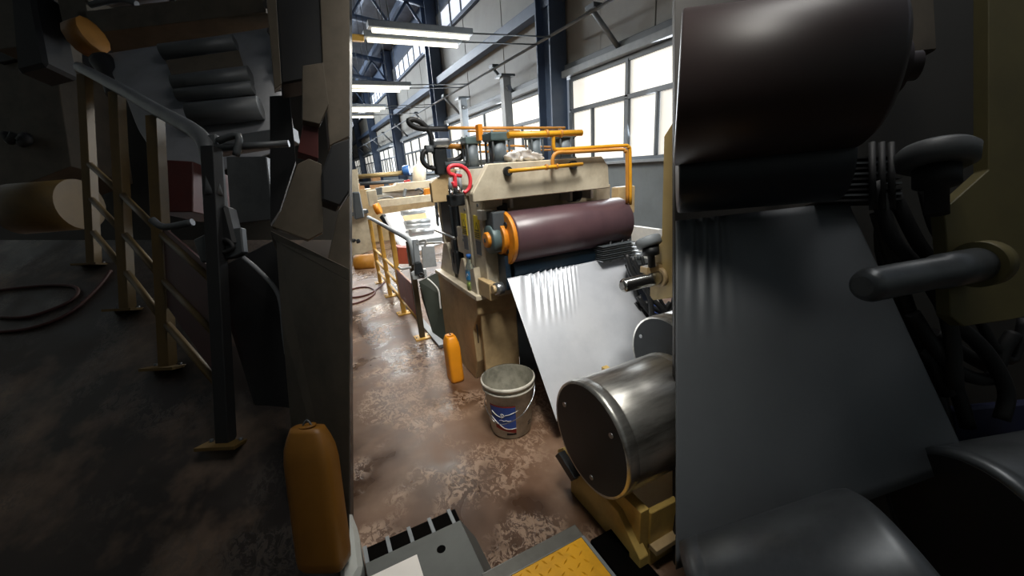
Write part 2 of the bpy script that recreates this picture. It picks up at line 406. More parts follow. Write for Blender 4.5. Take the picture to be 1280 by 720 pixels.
# angled foot brackets
B().prism([(1.03, 2.62+.12, .825), (1.03, 2.9, .825), (1.03, 2.86, 1.0), (1.03, 2.78, 1.03)], (.05, 0, 0)).build('gusset', cream, st)
B().prism([(1.06, 3.0, .825), (1.06, 3.28, .825), (1.06, 3.13, 1.04), (1.06, 3.08, 1.04)], (.05, 0, 0)).build('gusset', cream, st)
B().prism([(1.06, 3.35, .825), (1.06, 3.78, .825), (1.06, 3.6, 1.10), (1.06, 3.5, 1.12)], (.05, 0, 0)).build('gusset', cream, st)
for z, y in [(.9, 2.8), (.95, 2.82), (1.5, 2.7), (1.45, 2.98), (1.2, 3.08), (.9, 3.08)]: B().cyl((1.075, y, z), (1.085, y, z), .012, n=8).build('bolt', greyd, st)
# warning plates
for y, z in ((2.75, 1.32), (3.02, 1.32)):
    pl = B().box((1.076, 1.08), (y-.055, y+.055), (z-.07, z+.1)).build('warning_plate', yl, st, 'yellow warning plate with black figure')
    B().prism([(1.0745, y-.04, z-.01), (1.0745, y+.04, z-.01), (1.0745, y, z+.06)], (.001, 0, 0)).build('symbol', black, pl)
    B().prism([(1.0737, y-.027, z-.002), (1.0737, y+.027, z-.002), (1.0737, y, z+.045)], (.001, 0, 0)).build('symbol_field', yl, pl)
    for q in range(3): B().box((1.0745, 1.076), (y-.045, y+.045), (z-.03-q*.014, z-.024-q*.014)).build('text_line', black, pl)
    B().box((1.076, 1.08), (y-.045, y+.045), (z-.19, z-.085)).build('data_plate', greyd, st)
# black carriage, cylinders and brackets left of upright
B().box((1.08, 1.3), (3.2, 3.62), (1.20, 1.50), .015).build('carriage', dark, st)
B().box((1.06, 1.1), (3.3, 3.36), (.95, 1.52), .006).build('carriage_rail', dark, st)
B().box((1.08, 1.14), (3.12, 3.24), (1.08, 1.3), .006).build('bracket', cream, st)
B().box((1.08, 1.2), (3.62, 3.68), (1.1, 1.55), .004).build('edge_plate', cream, st)
B().box((1.06, 1.16), (3.26, 3.42), (.86, 1.08), .02).build('bearing_block', dark, st)
B().box((1.1, 1.2), (3.45, 3.6), (.92, 1.06), .01).build('bracket', redp, st)
B().tube([(1.03, 3.7, 1.22), (1.05, 3.2, 1.2)], .012).build('rod', steel, st)
B().box((1.1, 1.24), (3.3, 3.5), (1.5, 1.66), .01).build('bracket', creamd, st)
B().box((1.2, 1.4), (3.1, 3.7), (.825, 1.5)).build('inner_plate', creamd, st)
# top beam with chamfered corner, hollow face and back plate
B().prism([(.965, 2.48, 1.54), (2.09, 2.48, 1.54), (2.08, 2.48, 1.70), (2.02, 2.48, 1.775), (1.09, 2.48, 1.775), (.965, 2.48, 1.60)], (0, .06, 0), .006).build('top_beam', cream, st)
B().prism([(1.08, 2.54, 1.56), (2.04, 2.54, 1.56), (2.04, 2.54, 1.75), (1.16, 2.54, 1.75), (1.08, 2.54, 1.64)], (0, .8, 0), .004).build('beam_body', cream, st)
B().prism([(.94, 3.34, 1.5), (2.1, 3.34, 1.5), (2.1, 3.34, 1.76), (1.1, 3.34, 1.76), (.94, 3.34, 1.66)], (0, .06, 0), .004).build('rear_beam', creamd, st)
# cross members between beam and roller
B().box((1.28, 1.84), (2.76, 2.78), (1.34, 1.56), .004).build('cross_plate', cream, st)
B().box((1.9, 2.15), (2.85, 2.95), (1.28, 1.54), .004).build('cross_plate', cream, st)
for x in (1.3, 1.82, 2.02): B().box((x, x+.025), (2.62, 2.78), (1.46, 1.56), .003).build('rib', white, st)
B().cyl((1.87, 2.7, 1.5), (1.95, 2.7, 1.5), .06).build('dark_roll', dark, st)
B().box((2.1, 2.25), (2.65, 2.8), (1.42, 1.56), .02).build('bearing_cap', cream, st)
B().box((1.2, 1.28), (2.62, 2.7), (1.3, 1.5), .01).build('inner_column', dark, st)
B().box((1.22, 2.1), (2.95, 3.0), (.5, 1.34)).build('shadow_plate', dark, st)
# hydraulic cylinders with tie rods
def hyd(name, x, y, z0, h, r, lab=None):
    c = B().cyl((x, y, z0), (x, y, z0+h), r, n=24).build(name, cylm, st)
    B().box((x-r*1.25, x+r*1.25), (y-r*1.25, y+r*1.25), (z0+h, z0+h+.055), .01).build('cylinder_head', teal, c)
    for sx in (-1, 1):
        for sy in (-1, 1):
            B().cyl((x+sx*r*.98, y+sy*r*.98, z0), (x+sx*r*.98, y+sy*r*.98, z0+h+.065), .008, n=8).build('tie_rod', greyd, c)
    B().box((x-r*1.2, x+r*1.2), (y-r*1.2, y+r*1.2), (z0-.02, z0+.015), .004).build('cylinder_foot', greyd, c)
hyd('hydraulic_cylinder', 1.24, 2.64, 1.77, .15, .062)
hyd('hydraulic_cylinder', 1.78, 2.64, 1.77, .15, .06)
hyd('hydraulic_cylinder', 1.27, 3.2, 1.75, .19, .055)
hyd('hydraulic_cylinder', 1.86, 3.2, 1.75, .21, .055)
# side bearing, small steel chock beside strip
B().box((1.1, 1.2), (2.5, 2.64), (1.18, 1.46), .01).build('chock', greyd, st)
ck = B().box((1.04, 1.1), (2.52, 2.74), (.83, .96), .01).build('chock', creamd, st)
B().cyl((1.06, 2.47, .93), (1.12, 2.47, .93), .045, n=8).build('hex_nut', steel, ck)
B().cyl((1.04, 2.47, .93), (1.07, 2.47, .93), .03).build('bushing', creamd, ck)
# right outboard box
B().box((2.55, 2.75), (2.9, 3.0), (1.25, 1.5), .01).build('outboard_box', creamd, st)
B().tube([(2.15, 2.95, 1.3), (2.55, 2.95, 1.35)], .05).build('outboard_arm', creamd, st)

# yellow and orange oil pipes on the stand
t = thing('oil_pipe_manifold', (1.6, 2.45, 1.7), 'bright yellow oil pipes with tees and a bend running down right of the brown roller', 'pipe')
Yp = 2.45
B().tube([atY(635, 169, Yp), atY(727, 166, Yp)], .021, 12, False).build('pipe', ypipe, t)
B().tube([atY(692, 167, Yp), atY(692, 184, Yp), atY(696, 187, Yp), atY(715, 186, Yp), atY(778, 182, Yp), atY(785, 184, Yp), atY(787.5, 192, Yp), atY(788, 256, Yp)], .013, 10).build('pipe', ypipe, t)
B().tube([atY(691, 210, Yp-.02), atY(691, 198, Yp-.02), atY(697, 191, Yp-.02), atY(715, 190, Yp-.02), atY(774, 187, Yp-.02), atY(781, 189, Yp-.02), atY(783.5, 196, Yp-.02), atY(784, 254, Yp-.02)], .013, 10).build('pipe', orangep, t)
B().tube([atY(636, 214, Yp-.04), atY(728, 205, Yp-.04)], .013, 10, False).build('pipe', ypipe, t)
for q in [(636, 214), (718, 206)]: a = atY(*q, Yp-.0); B().cyl(a, a+V3((0, .03, 0)), .03).build('end_cap', dark, t)
for q, h in [((683, 167), 0), ((701, 167), 0), ((683, 209), .0), ((696, 208), .0)]:
    a = atY(*q, Yp-(.04 if q[1] > 200 else 0)); B().cyl(a-V3((.008, 0, 0)), a+V3((.008, 0, 0)), .026 if q[1] < 200 else .019).build('collar', orangep, t)
t = thing('rear_oil_pipes', (1.5, 3.1, 1.75), 'thinner orange oil pipes running behind the grey cylinders', 'pipe')
for a, b_, y, r in [((560, 160), (706, 160), 3.15, .012), ((585, 164), (650, 164), 3.12, .008), ((560, 183), (594, 183), 3.3, .02), ((594, 181), (700, 184), 3.35, .009), ((594, 190), (700, 187), 3.35, .009)]:
    B().tube([atY(*a, y), atY(*b_, y)], r, 8, False).build('pipe', orangep, t)
a = atY(599, 164, 3.1); B().box((a.x-.02, a.x+.02), (a.y-.03, a.y+.03), (a.z-.07, a.z+.05), .006).build('clamp_block', orange, t)
# servo valve with black hoses
Yv = 3.35
t = thing('servo_valve', atY(550, 206, Yv), 'black valve block with silver top and looping black hoses, left of the rear cylinder', 'valve')
a = atY(549, 195, Yv); B().box((a.x-.045, a.x+.055), (a.y-.05, a.y+.05), (a.z-.15, a.z+.06), .015).build('valve_body', dark, t)
a = atY(550, 182, Yv); B().box((a.x-.07, a.x+.07), (a.y-.07, a.y+.07), (a.z-.02, a.z+.05), .02).build('solenoid', steel, t)
a = atY(536, 187, Yv); B().cyl(a-V3((.03, 0, 0)), a+V3((.06, 0, 0)), .035).build('connector', greyd, t)
a = atY(537, 199, Yv); B().box((a.x-.015, a.x+.015), (a.y-.03, a.y+.03), (a.z-.05, a.z+.05), .005).build('side_cap', white, t)
for pts, r in [([(541, 184), (539, 170), (532, 158), (520, 150), (511, 151), (515, 157), (528, 161), (560, 161)], .022),
               ([(540, 186), (530, 190), (528, 200), (534, 208), (545, 211)], .02),
               ([(556, 202), (570, 200), (579, 193), (578, 186), (570, 184)], .024)]:
    B().tube([atY(x, y, Yv) for x, y in pts], r).build('hose', rubber, t)
B().tube([atY(556, 206, Yv-.1), atY(615, 202, Yv-.1)], .022, 8, False).build('supply_pipe', greyd, t)
B().tube([atY(556, 184, Yv), atY(572, 183, Yv)], .014).build('fitting', greyd, t)
# red air hose loop
Yh = 2.62
t = tag(B().tube([atY(x, y, Yh) for x, y in [(566, 227), (569, 234), (568, 220), (562, 217), (561, 210), (567, 207), (577, 208), (585, 215), (588, 226), (586, 236), (580, 241)]]+[], .0135, 10).tube([atY(x, y, Yh+.03) for x, y in [(562, 217), (570, 219), (577, 220)]], .012).build('air_hose', red), 'bright red air hose looped beside the left end of the top beam', 'hose')
t = thing('air_fitting', atY(570, 250, 2.72), 'small chrome and black air fittings below the red hose', 'fitting')
a = atY(572, 248, 2.72); B().box((a.x-.07, a.x+.04), (a.y-.04, a.y+.04), (a.z-.05, a.z+.03), .01).build('valve_body', dark, t)
for q in [(564, 243), (573, 239), (580, 243)]: a = atY(*q, 2.7); B().cyl(a-V3((0, 0, .03)), a+V3((0, 0, .03)), .016).build('fitting', chrome, t)
for q in [(568, 243, 573, 214), (563, 240, 563, 222), (577, 240, 574, 222)]: B().tube([atY(q[0], q[1], 2.76), atY(q[2], q[3], 2.76)], .014, 8, False).build('fitting_tube', grey, t)
# plastic bag on beam
q = B()
for (x, y, r, s_) in [(643, 203, .05, 1), (655, 201, .055, 2), (665, 198, .04, 3), (671, 203, .035, 4), (650, 206, .05, 6)]: 
    a = atY(x, y, 2.56); a.z = 1.775+r*.62; q.blob(a, r, (1.3, 1, .8), .7, s_)
tag(q.build('plastic_bag', bag), 'crumpled white plastic bag lying on the top beam among yellow pipes', 'bag')

# ------------------------------------------------------------------ brown roller
t = thing('rubber_roller', (1.7, 2.55, 1.07), 'brown rubber covered roller with orange end flange and teal bearing, under the top beam', 'roller')
ax, az, rr = 2.55, 1.265, .185
B().lathe((1.22, ax, az), (2.3, ax, az), [(0, rr-.012), (.012, rr), (1.02, rr), (1.035, rr-.015), (1.04, .06), (1.1, .055), (1.1, .03), (1.14, .03)], 64).build('roller_body', brownr, t)
fl_ = B()
fl_.cyl((1.185, ax, az), (1.215, ax, az), .192, n=40, bev=.006).build('end_flange', orange, t)
for dz, dy in ((.1, -.02), (-.08, -.03)): B().cyl((1.178, ax-.07, az+dz), (1.187, ax-.07, az+dz), .022, n=16).build('flange_hole', dark, t)
B().cyl((1.15, ax, az), (1.187, ax, az), .11, n=32, bev=.004).build('flange_boss', orange, t)
q = B().lathe((1.085, ax+.02, az), (1.15, ax+.02, az), [(0, .06), (0, .095), (.006, .1), (.06, .1), (.065, .09)], 32).build('bearing', teal, t)
B().cyl((1.06, ax+.02, az), (1.12, ax+.02, az), .055, n=24, bev=.008).build('shaft_end', orange, t)
B().cyl((1.055, ax+.02, az), (1.061, ax+.02, az), .015, n=12).build('shaft_centre', dark, t)
# lower black roll and guard
t = thing('pinch_roll', (1.7, 2.62, .9), 'blue-black rubber lower roll and apron directly beneath the brown roller', 'roller')
B().cyl((1.22, 2.56, 1.03), (2.2, 2.56, 1.03), .105, n=48, bev=.008).build('roller_body', bluerub, t)
B().prism([(1.18, 2.6, .9), (2.18, 2.6, .9), (2.18, 2.62, 1.2), (1.18, 2.62, 1.2)], (0, .03, 0)).build('apron', bluerub, t)
B().box((1.16, 1.2), (2.48, 2.6), (.9, 1.15)).build('end_plate', bluerub, t)
t = thing('guide_comb', (2.2, 2.4, 1.0), 'stack of thin grey guide blades at the right end of the black roll', 'guide')
for k in range(8):
    z = 1.0+k*.016
    B().box((1.93, 2.32-.01*k), (2.36, 2.5), (z, z+.005)).build('blade', greyd if k % 2 else steel, t)
for x in (2.05, 2.17, 2.25): B().cyl((x, 2.42, .98), (x, 2.42, 1.16), .012).build('pin', dark, t)
B().tube([(2.24, 2.45, 1.14), (2.28, 2.5, 1.28)], .012).build('link', dark, t)
a = atY(797, 270, 2.55); 
# ------------------------------------------------------------------ strip
W0 = (1.15, 2.47, 1.02); W1 = (1.15, 1.86, .20)
def strip(u, v):
    x = 1.15+u*1.04
    y = 2.44-.58*v; z = 1.0-.82*v
    # wrinkles fanning from the upper left
    s = max(0, 1-v*2.2)
    uu = (u+.30*v-.06)/.52
    if 0 < uu < 1: k = math.sin(uu*math.pi)*s*s
    else: k = 0
    ph = uu*uu*6+uu*4.5
    wv = .018*k*math.sin(2*math.pi*ph)
    wv += .012*math.sin(u*3.1+v*1.3)*v*(1-v)
    return V3((x, y-wv*.8, z+wv*.6))
t = tag(B().grid(strip, 170, 60, (0, .004, -.003)).build('steel_strip', sheetm), 'wide bright steel strip running down from the brown roller, creased near its top', 'metal strip')
# ------------------------------------------------------------------ drums
def drum(name, x0, x1, y, z, r, lab, mb, me_, mr, grp=None):
    t = thing(name, ((x0+x1)/2, y, z-r), lab, 'drum', grp)
    L = x1-x0
    B().lathe((x0, y, z), (x1, y, z), [(.0, r-.015), (.0, r), (.02, r+.003), (.05, r+.003), (.056, r), (.06, r-.003), (.064, r), (L-.06, r), (L-.055, r-.003), (L-.05, r), (L-.01, r), (L, r-.01)], 72).build('drum_shell', mb, t)
    B().cyl((x0-.001, y, z), (x0+.02, y, z), r-.012, n=64).build('end_disc', me_, t)
    for k in range(3):
        a = k*2.094+.4; B().cyl((x0-.006, y+r*.75*math.cos(a), z+r*.75*math.sin(a)), (x0+.01, y+r*.75*math.cos(a), z+r*.75*math.sin(a)), .012, n=12).build('bolt', mr, t)
    return t
drum('mandrel_drum', .925, 1.45, 1.235, .555, .262, 'large polished steel drum with black end disc, nearest in the lit strip', drumm, endcap, steel)
t = drum('rear_drum', 1.76, 2.1, 1.6, .57, .25, 'second polished drum just behind and right of the large drum', drumm, endcap, steel)
# drum stand
t = thing('drum_stand', (1.3, 1.25, 0), 'yellow-cream welded steel stand beneath the large drum with rust stains', 'stand')
B().prism([atX(697, 562, .97), atX(703, 560, .97), atX(772, 640, .97), atX(800, 700, .97), atX(800, 740, .97), atX(790, 740, .97), atX(786, 690, .97), atX(698, 577, .97)], (.05, 0, 0), .003).build('side_plate', ochre, t)
B().prism([atX(694, 570, .93), atX(698, 566, .93), atX(718, 598, .93), atX(714, 602, .93)], (.04, 0, 0)).build('angle_clip', dark, t)
B().box((1.02, 1.5), (1.02, 1.46), (.0, .17), .006).build('cross_beam', creamd, t)
B().box((1.0, 1.05), (.98, 1.5), (.0, .32), .004).build('gusset', ochre, t)
B().prism([(1.05, .97, 0), (1.6, .97, 0), (1.6, .97, .26), (1.05, .97, .30)], (0, .03, 0), .003).build('front_plate', ochre, t)
B().box((1.05, 1.6), (.93, 1.03), (.10, .13), .004).build('ledge', creamd, t)
B().box((1.5, 1.56), (1.0, 1.5), (0, .5), .004).build('leg', ochre, t)
B().box((1.02, 1.08), (1.18, 1.3), (.0, .29), .004).build('leg', ochre, t)
B().prism([(1.46, 1.3, .5), (1.46, 1.8, .5), (1.46, 1.8, 0), (1.46, 1.3, 0)], (.04, 0, 0)).build('side_plate', ochre, t)

# ------------------------------------------------------------------ right cream frame with pin and hand wheel
t = thing('guide_stand', (1.95, 1.6, 0), 'plain olive-cream side plate at the right edge of the lit view holding a chrome pin', 'machine')
pts = [(1.72, 1.93), (1.785, 1.855), (1.77, 1.28), (1.80, 1.2), (1.85, 1.03), (1.85, .87), (1.82, .845), (1.6, .93), (1.35, .95), (1.3, 1.93)]
B().prism([(1.9, y, z) for y, z in pts], (.06, 0, 0), .004).build('side_plate', M('olive_cream_paint', 'b8a06a', .5, 0, .25, 3, '8a7444'), t)
B().box((1.97, 2.1), (1.35, 1.7), (0, 1.9), .01).build('column', creamd, t)
pn = B().lathe((1.58, 1.76, 1.02), (1.9, 1.76, 1.02), [(0, .025), (.008, .036), (.02, .042), (.2, .042), (.205, .046), (.32, .046)], 32).build('pin', chrome, t)
B().cyl((1.87, 1.76, 1.02), (1.902, 1.76, 1.02), .062, n=24).build('collar', creamd, t)
a = atX(810, 301, 1.8)
t = thing('hand_knob', a-V3((0, 0, .15)), 'grey and black clamping knob above the chrome pin', 'knob')
B().lathe(a-V3((.0, .02, .035)), a+V3((0, .02, .04)), [(0, .06), (.01, .075), (.05, .078), (.06, .07), (.065, .0)], 28).build('knob_cap', grey, t)
B().lathe(a-V3((-.01, .03, .16)), a-V3((0, .02, .03)), [(0, .022), (.07, .022), (.08, .05), (.13, .05)], 20).build('knob_stem', rubber, t)
B().box((a.x-.03, a.x+.1), (a.y-.03, a.y+.03), (a.z-.2, a.z-.16), .004).build('clamp_plate', creamd, t)

# hoses cluster right of strip
paths = [[(783, 318), (790, 340), (800, 352), (812, 372), (815, 400)], [(790, 322), (800, 342), (808, 352)], [(784, 330), (792, 355), (800, 378), (812, 402)],
         [(788, 322), (786, 345), (796, 370), (806, 392), (812, 420)], [(812, 372), (826, 384), (835, 400), (833, 412)], [(798, 370), (812, 390), (828, 396), (834, 384), (838, 378)],
         [(800, 384), (814, 398), (820, 415)], [(806, 378), (822, 388), (830, 392)], [(802, 320), (806, 335), (812, 345)], [(824, 372), (831, 384), (838, 388), (842, 372)], [(794, 378), (805, 402), (812, 425)]]
for k, p_ in enumerate(paths):
    d = 3.0+.05*(k % 4)
    tag(B().tube([P(x, y, d) for x, y in p_], .02 if k < 8 else .014).build('hydraulic_hose', rubber), 'black hydraulic hose in the tangle right of the steel strip', 'hose', 'black hoses right of the strip')
t = tag(B().box((2.75, 2.80), (2.6, 3.9), (0, 1.12), .004).build('white_panel', wsheet), 'pale white sheet panel standing behind the black hoses', 'panel')
t = tag(B().box((2.3, 2.7), (2.1, 2.5), (0, .48), .03).build('blue_container', bluep), 'blue container low behind the drum, below the hoses', 'container')
B_ = B().box((2.3, 2.7), (2.55, 2.92), (0, .85), .01); t = thing('valve_manifold', (2.4, 2.9, 0), 'dark hydraulic manifold block behind the black hoses', 'manifold'); B_.build('block', dark, t)
for k in range(4): B().cyl((2.36+.09*k, 2.7, .85), (2.36+.09*k, 2.7, .92), .025, n=12).build('port', grey, t)

# ------------------------------------------------------------------ bucket
bx, by = .98, 2.19; BK = 1.02
def BS(v): return V3((bx+(v.x-bx)*BK, by+(v.y-by)*BK, v.z*BK))
class BB(B):
    def build(s, *a, **k):
        s.v = [BS(v) for v in s.v]; return B.build(s, *a, **k)
t = thing('paint_bucket', (bx, by, 0), 'dirty white paint bucket with blue and red label beside the steel strip', 'bucket')
BB().lathe((bx, by, 0), (bx, by, .4), [(0, .125), (.01, .135), (.33, .165), (.335, .175), (.35, .175), (.352, .168), (.365, .168), (.367, .178), (.39, .18), (.395, .172)], 48, False).build('bucket_body', M('bucket_plastic', 'c9c5b8', .5, 0, .75, 7, '6f6857'), t)
BB().lathe((bx, by, 0), (bx, by, .4), [(.393, .171), (.38, .166), (.02, .128), (.015, .0)], 48, False).build('bucket_lining', M('grey_lining', '7d7a6c', .6, 0, .8, 9, '2c2b24', bump=.2), t)
BB().cyl((bx, by, .012), (bx, by, .10), .13, .138, n=32).build('residue', M('grey_residue', '4c4b40', .6, 0, .5, 18, '23211c', bump=.3), t)
def cone_patch(u0, u1, zlo, zhi, off=.0015, nu=16, nz_=8):
    """patch on the bucket skin between angles u0..u1 (deg); zlo/zhi functions of s in 0..1"""
    def f(s, q):
        a = math.radians(u0+(u1-u0)*s); z = zlo(s)+(zhi(s)-zlo(s))*q; r = .134+(z-.01)*(.031/.32)+off
        return V3((bx+r*math.cos(a), by+r*math.sin(a), z))
    return BB().grid(f, nu, nz_)
A0, A1 = 192, 258
lb = cone_patch(A0, A1, lambda s: .245-.10*s+.0, lambda s: .245, .0012)
cone_patch(A0, A1, lambda s: .16-.075*math.sin(s*1.7), lambda s: .255).build('label', bluep, t, 'blue label band')
cone_patch(A0+10, A1, lambda s: .085-.035*s, lambda s: .16-.075*math.sin((.13+.87*s)*1.7)+.004, .001).build('label', labelr, t, 'dark red lower label band')
cone_patch(A0, A1, lambda s: .255, lambda s: .266, .001).build('label', labelr, t, 'thin dark red upper label line')
cone_patch(A0+40, A1, lambda s: .035, lambda s: .052, .001).build('label', black, t, 'black bottom line of label')
def cp(deg, z, off=.004):
    a = math.radians(deg); r = .134+(z-.01)*(.031/.32)+off; return V3((bx+r*math.cos(a), by+r*math.sin(a), z))
BB().tube([cp(197, .215), cp(210, .19), cp(225, .18), cp(232, .195), cp(244, .205), cp(264, .225)], .0018).tube([cp(225, .18), cp(222, .205), cp(229, .2), cp(222, .172)], .0018).build('label_swoosh', white, t)
BB().tube([cp(A0, .165), cp(207, .135), cp(227, .095), cp(244, .088), cp(A1, .092)], .0025).build('label_border', white, t)
BB().tube([cp(216+i*6, .152+.005*(i % 2)) for i in range(6)], .0015).build('label_script', white, t)
for dz in (0, .018): cone_patch(296, 310, lambda s: .07+dz, lambda s: .08+dz, .001, 4, 1).build('stamp', greyd, t)
BB().tube([cp(190, .33, .012), cp(178, .24, .02), cp(194, .17, .02), cp(210, .14, .02), cp(232, .15, .03), cp(267, .2, .03), cp(302, .27, .02), cp(327, .33, .012)], .003).build('wire_handle', steel, t)
# ------------------------------------------------------------------ orange canister
def canister(a, up, w_, d_, h, side, mat, lab, name='orange_canister'):
    up = V3(up).normalized(); side = V3(side).normalized(); dp = up.cross(side).normalized()
    t = thing(name, a, lab, 'canister')
    prof = [(0, .84), (.03, .97), (.08, 1), (.76, 1), (.86, .93), (.93, .80), (.97, .70), (1, .62)]
    n = 24; vs = []; fs = []
    for f_, k in prof:
        for i in range(n):
            c, s = math.cos(2*math.pi*i/n), math.sin(2*math.pi*i/n)
            c = math.copysign(abs(c)**.45, c); s = math.copysign(abs(s)**.45, s)
            vs.append(V3(a)+up*h*f_+side*(c*w_/2*k)+dp*(s*d_/2*k))
    for k in range(len(prof)-1):
        for i in range(n): j = (i+1) % n; fs.append([k*n+i, k*n+j, (k+1)*n+j, (k+1)*n+i])
    fs.append(list(reversed(range(n)))); fs.append([(len(prof)-1)*n+i for i in range(n)])
    B().add(vs, fs, True).build('canister_body', mat, t)
    B().cyl(V3(a)+up*h, V3(a)+up*(h+.008), w_*.17, n=16).build('neck', mat, t)
    B().tube([V3(a)+up*h*.97+side*w_*.15, V3(a)+up*(h*1.05)+side*w_*.0, V3(a)+up*h*.97-side*w_*.15], .004).build('wire_loop', greyd, t)
    return t
canister((.868, 3.05, .0), (.0, .04, 1), .165, .12, .41, (0, 1, 0), M('orange_plastic', 'f09a1c', .4, 0, .2, 8, 'a05a10'), 'bright orange plastic canister leaning on the cabinet beside the floor pit')
# water bottle on cabinet
ba = V3((1.045, 2.9, .825))
t = thing('water_bottle', ba, 'clear plastic drink bottle with blue cap and blue label on the cabinet ledge', 'bottle')
bs = .95
B().lathe(ba, ba+V3((0, 0, .3)), [(0, .03), (.005, .038*bs), (.08, .038*bs), (.085, .035*bs), (.15, .038*bs), (.19, .036*bs), (.235, .016), (.26, .014)], 28).build('bottle_body', waterm, t)
B().cyl(ba+V3((0, 0, .262)), ba+V3((0, 0, .29)), .019, n=20).build('cap', M('cap_blue', '2f6fc4', .4), t)
B().lathe(ba+V3((0, 0, .09)), ba+V3((0, 0, .17)), [(0, .0375), (.03, .0378), (.07, .0385)], 28, False).build('label', lblue, t)
B().tube([ba+V3((-.0385+.002*abs(i-3), -.02+.0-.0+.006*(i-3), .13+.016*math.sin(i*1.1))) for i in range(7)], .0016).build('label_mark', white, t)
B().cyl(ba+V3((0, 0, .004)), ba+V3((0, 0, .075)), .0365*bs, n=24).build('liquid', greenl, t)

# ------------------------------------------------------------------ railing (lit run)
def railing(t, feet, n, h, s, my, mg, back, side, rails=(.59, .39, .20), seg=True):
    """feet: points; n: up direction; h: post height; s: scale"""
    n = V3(n).normalized(); tops = [V3(f)+n*h for f in feet]
    for k, f in enumerate(feet):
        f = V3(f); w2 = .028*s; sd = V3(side).normalized()*w2; bk = V3(back).normalized()*w2
        B().prism([f-sd-bk, f+sd-bk, f+sd+bk, f-sd+bk], n*h, .003).build('post', my if k else M('dark_post_paint', '4a4232', .5, .2, .4, 8, '24201a') if my is yellow else o_dark, t)
        sd *= 3; bk *= 2.6
        B().prism([f-sd-bk, f+sd-bk, f+sd+bk, f-sd+bk], n*.014*s, .001).build('foot_plate', my, t)
        for q in (-.75, .75): B().cyl(f+sd*q, f+sd*q+n*.025*s, .008*s, n=8).build('bolt', steel if my is yellow else o_steel, t)
    for rz in rails:
        for k in range(len(feet)-1):
            a = V3(feet[k])+n*(rz*h/1.1); b = V3(feet[k+1])+n*(rz*h/1.1)
            B().tube([a, b], .019*s, 8, False).build('rail', my, t)
    return tops
ry = [4.134, 5.07, 6.0, 6.92]
t = thing('railing', (.85, 5.5, 0), 'yellow tube safety railing with grey hand rail along the lit machine line', 'railing')
tops = railing(t, [(.855, y, 0) for y in ry], (0, 0, 1), 1.08, 1, yellow, grey, (0, 1, 0), (1, 0, 0))
B().tube([(.85, 6.95, 1.11), (.85, 5.0, 1.11), (.85, 4.2, 1.11), (.85, 4.05, 1.09), (.85, 3.98, 1.02), (.85, 3.97, .87)], .027, 12).build('hand_rail', grey, t)
B().box((.83, .845), (4.2, 5.0), (.25, .62)).build('infill_panel', redp, t, 'dark red infill panel')

